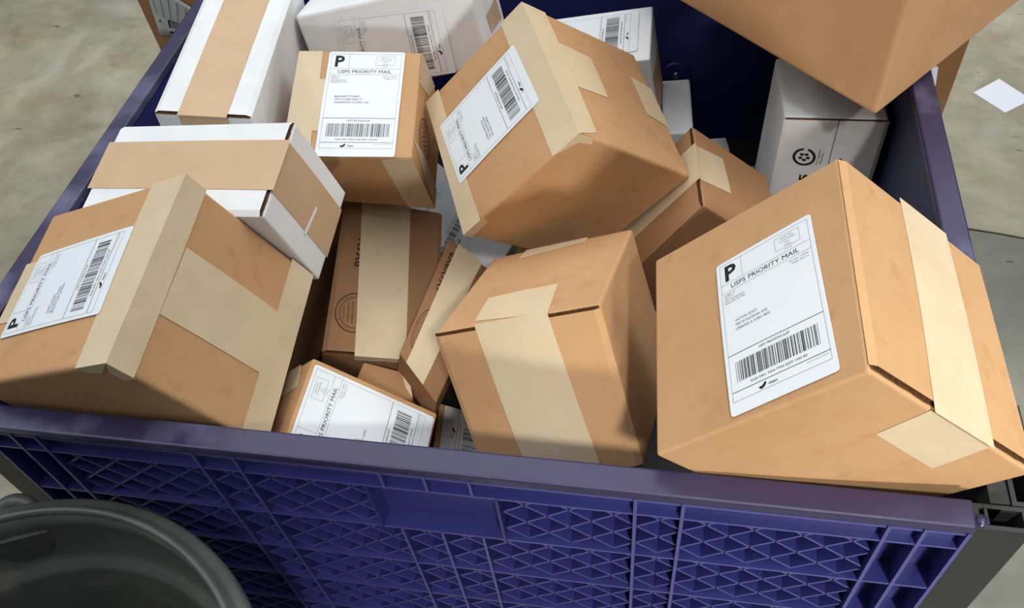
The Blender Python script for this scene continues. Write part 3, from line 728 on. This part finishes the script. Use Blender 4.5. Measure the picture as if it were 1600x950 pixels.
carton('H2', 'white_carton', 'corner of a plain white box low by the back wall, rightmost and smallest showing', M_WHITE, [], None, .0005, r=.003)
carton('U', 'cardboard_box', 'sliver of a small tan box between the dark brown box and the white recycling-mark box', M_KRAFT, [], None, .0005)
carton('I', 'cardboard_box', 'brown box with open corrugated flap edges, right of the big tilted box', M_KRAFT2, [('C', 'v', .51, .004, .002)], None, .0015)
carton('K', 'white_carton', 'white box with black recycling mark against the right wall', M_WHITE, [('C', 'v', .52, .003, .002)], None, .0015, edge=M_WHITE, r=.005)
carton('N', 'cardboard_box', 'flat brown box with round stamp and vertical tape band lying deep in the middle', M_KRAFTSHADE, [('C', 'u', .5, .003, .002)], None, .001, size_text='8X6X6')
carton('O', 'cardboard_box', 'narrow slanting brown box with half-covered round stamp, left of the centre front box', M_KRAFTSHADE, [], None, .0008, size_text='6X6X8X8')
carton('Q', 'cardboard_box', 'small brown box at the front rim with a large white label', M_KRAFT, [],
       (('ALEX NGUYEN', '77 MAIN STREET', 'NORTH POINT FL 33032'), SENDER, 7, 'Weight: 1 lb 8 oz'), .0006)
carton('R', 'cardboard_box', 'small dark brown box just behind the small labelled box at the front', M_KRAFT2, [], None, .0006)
carton('S', 'cardboard_box', 'brown box wedged low at the front rim with barcode and tracking number showing', M_KRAFT, [],
       (('KELLY STONE', '5 BAY DRIVE', 'TAMPA FL 33602'), SENDER, 8, 'Weight: 1 lb 3 oz'), .0006)
carton('P', 'white_carton', 'white box with a label deep under the tilted brown box', M_WHITE, [],
       (('PAT JORDAN', '602 LAKE SHORE', 'ERIE PA 16501'), SENDER, 9, 'Weight: 1 lb 12 oz'), .0006)
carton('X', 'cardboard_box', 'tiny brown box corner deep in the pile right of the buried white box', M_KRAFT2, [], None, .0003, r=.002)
Jroot, JC = carton('J', 'cardboard_box', 'very large brown box across the back right corner of the crate, nearest the top edge', M_KRAFTJ, [], None, .004, r=.006)
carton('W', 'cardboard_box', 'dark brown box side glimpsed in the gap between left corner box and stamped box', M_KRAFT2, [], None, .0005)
carton('T', 'cardboard_box', 'tall brown box with a document pouch standing on the floor behind the crate at left', M_KRAFT2, [], None, .002)
carton('J2', 'cardboard_box', 'tall brown box standing on the floor behind the crate at right, in shade', M_SHADEB, [], None, .002)

j2 = [o for o in COL.objects if o.get('label', '').endswith('at right, in shade')][0]
def ony(u, v, y):
    d = [(u - 800) / 1346.78, (v - 475) / 1346.78, 1.0]
    w = [sum(Wc[r][c] * d[r] for r in range(3)) for c in range(3)]
    k = y / w[1]; return Vector((w[0] * k, y, w[2] * k + ZO))
pts = [ony(1452, 106, 1.336), ony(1466, 104, 1.336), ony(1462, 134, 1.336), ony(1459, 133, 1.336)]
V = pts + [p + Vector((0, .003, 0)) for p in pts]
mesh_obj('hanging_plastic', V, [(0, 1, 2, 3), (4, 7, 6, 5), (0, 4, 5, 1), (1, 5, 6, 2), (2, 6, 7, 3), (3, 7, 4, 0)], M_PAPER, j2, j2.location)  # whitish bit of hanging plastic, drawn with the paper material

# ------------------------------------------------------------------ paper square on the floor, hanging plastic by the right rim
P4 = [(.875, 2.144), (.799, 2.08), (.864, 1.997), (.939, 2.055)]
g = Geo()
g.poly([(x, y, .0011) for x, y in P4]); g.poly([(x, y, .0004) for x, y in reversed(P4)])
for k in range(4):
    a, b = P4[k], P4[(k + 1) % 4]; g.poly([(a[0], a[1], .0004), (b[0], b[1], .0004), (b[0], b[1], .0011), (a[0], a[1], .0011)])
tag(g.make('paper_square', M_PAPER, None, (.869, 2.07, 0)), 'small white square of paper lying on the pale floor at right', 'paper')

# ------------------------------------------------------------------ round bin in front of the crate
BC = (-.567, .068); 
binr = thing('round_bin', 'round black plastic bin standing in front of the crate at lower left', 'bin', (BC[0], BC[1], 0))
def lathe(name, prof, m, parent, n=128):
    V = []; F = []
    for k in range(n):
        a = 2 * math.pi * k / n
        for r, z in prof: V.append((BC[0] + r * math.cos(a), BC[1] + r * math.sin(a), z))
    p = len(prof)
    for k in range(n):
        for j in range(p - 1):
            a = k * p + j; b = ((k + 1) % n) * p + j
            F.append((a, b, b + 1, a + 1))
    return mesh_obj(name, V, F, m, parent, (BC[0], BC[1], 0), smooth=True)
zt = H(-.785)
lathe('bin_body', [(0.001, .004), (.205, .004), (.212, .012), (.246, zt - .10), (.247, zt - .028), (.2472, zt - .006), (.2435, zt - .006), (.2425, zt - .030),
      (.2385, zt - .085), (.2335, zt - .093), (.226, zt - .097), (.2235, zt - .105), (.215, zt - .22), (.212, zt - .235), (.205, zt - .245), (.192, .03), (.18, .016), (.001, .014)], M_BIN, binr)
lathe('rolled_rim', [(.2437, zt - .006), (.2442, zt), (.2475, zt + .002), (.251, zt), (.2535, zt - .006), (.258, zt - .0105), (.2635, zt - .011), (.267, zt - .015), (.2676, zt - .022), (.266, zt - .034),
      (.263, zt - .034), (.2625, zt - .022), (.2575, zt - .017), (.252, zt - .016), (.2485, zt - .02), (.248, zt - .03)], M_BIN, binr)
def tube(name, pts, r, m, parent, origin, n=14):
    V = []; F = []
    for i, p in enumerate(pts):
        a = Vector(pts[max(i - 1, 0)]); b = Vector(pts[min(i + 1, len(pts) - 1)]); t = (b - a).normalized()
        u = t.cross(Vector((0, 0, 1)));
        if u.length < .05: u = t.cross(Vector((1, 0, 0)))
        u.normalize(); w = t.cross(u)
        for k in range(n): q = 2 * math.pi * k / n; V.append(Vector(p) + (u * math.cos(q) + w * math.sin(q)) * r)
    for i in range(len(pts) - 1):
        for k in range(n): F.append((i * n + k, i * n + (k + 1) % n, (i + 1) * n + (k + 1) % n, (i + 1) * n + k))
    F.append(tuple(range(n))); F.append(tuple(range((len(pts) - 1) * n, len(pts) * n)))
    return mesh_obj(name, V, F, m, parent, origin, smooth=True)
for base_a in (math.radians(113), math.radians(293)):
    c = Vector((BC[0], BC[1], 0)); pts = []
    for k in range(13):
        t = k / 12; a = base_a - .08 + .16 * t
        rr = .262 + .016 * math.sin(math.pi * t) ** .45
        pts.append((BC[0] + rr * math.cos(a), BC[1] + rr * math.sin(a), zt - .030 + .008 * math.sin(math.pi * t)))
    tube('handle', pts, .0085, M_BIN, binr, (BC[0], BC[1], 0))
    g = Geo(); ca, sa = math.cos(base_a), math.sin(base_a)
    t = Vector((-sa, ca, 0)); rad = Vector((ca, sa, 0))
    p = c + rad * .2405 + Vector((0, 0, zt - .035))
    g.bar(p - t * .035, p + t * .035, (0, 0, -.045), rad * .005)
    g.make('handle_bracket', M_BIN, binr, (BC[0], BC[1], 0))
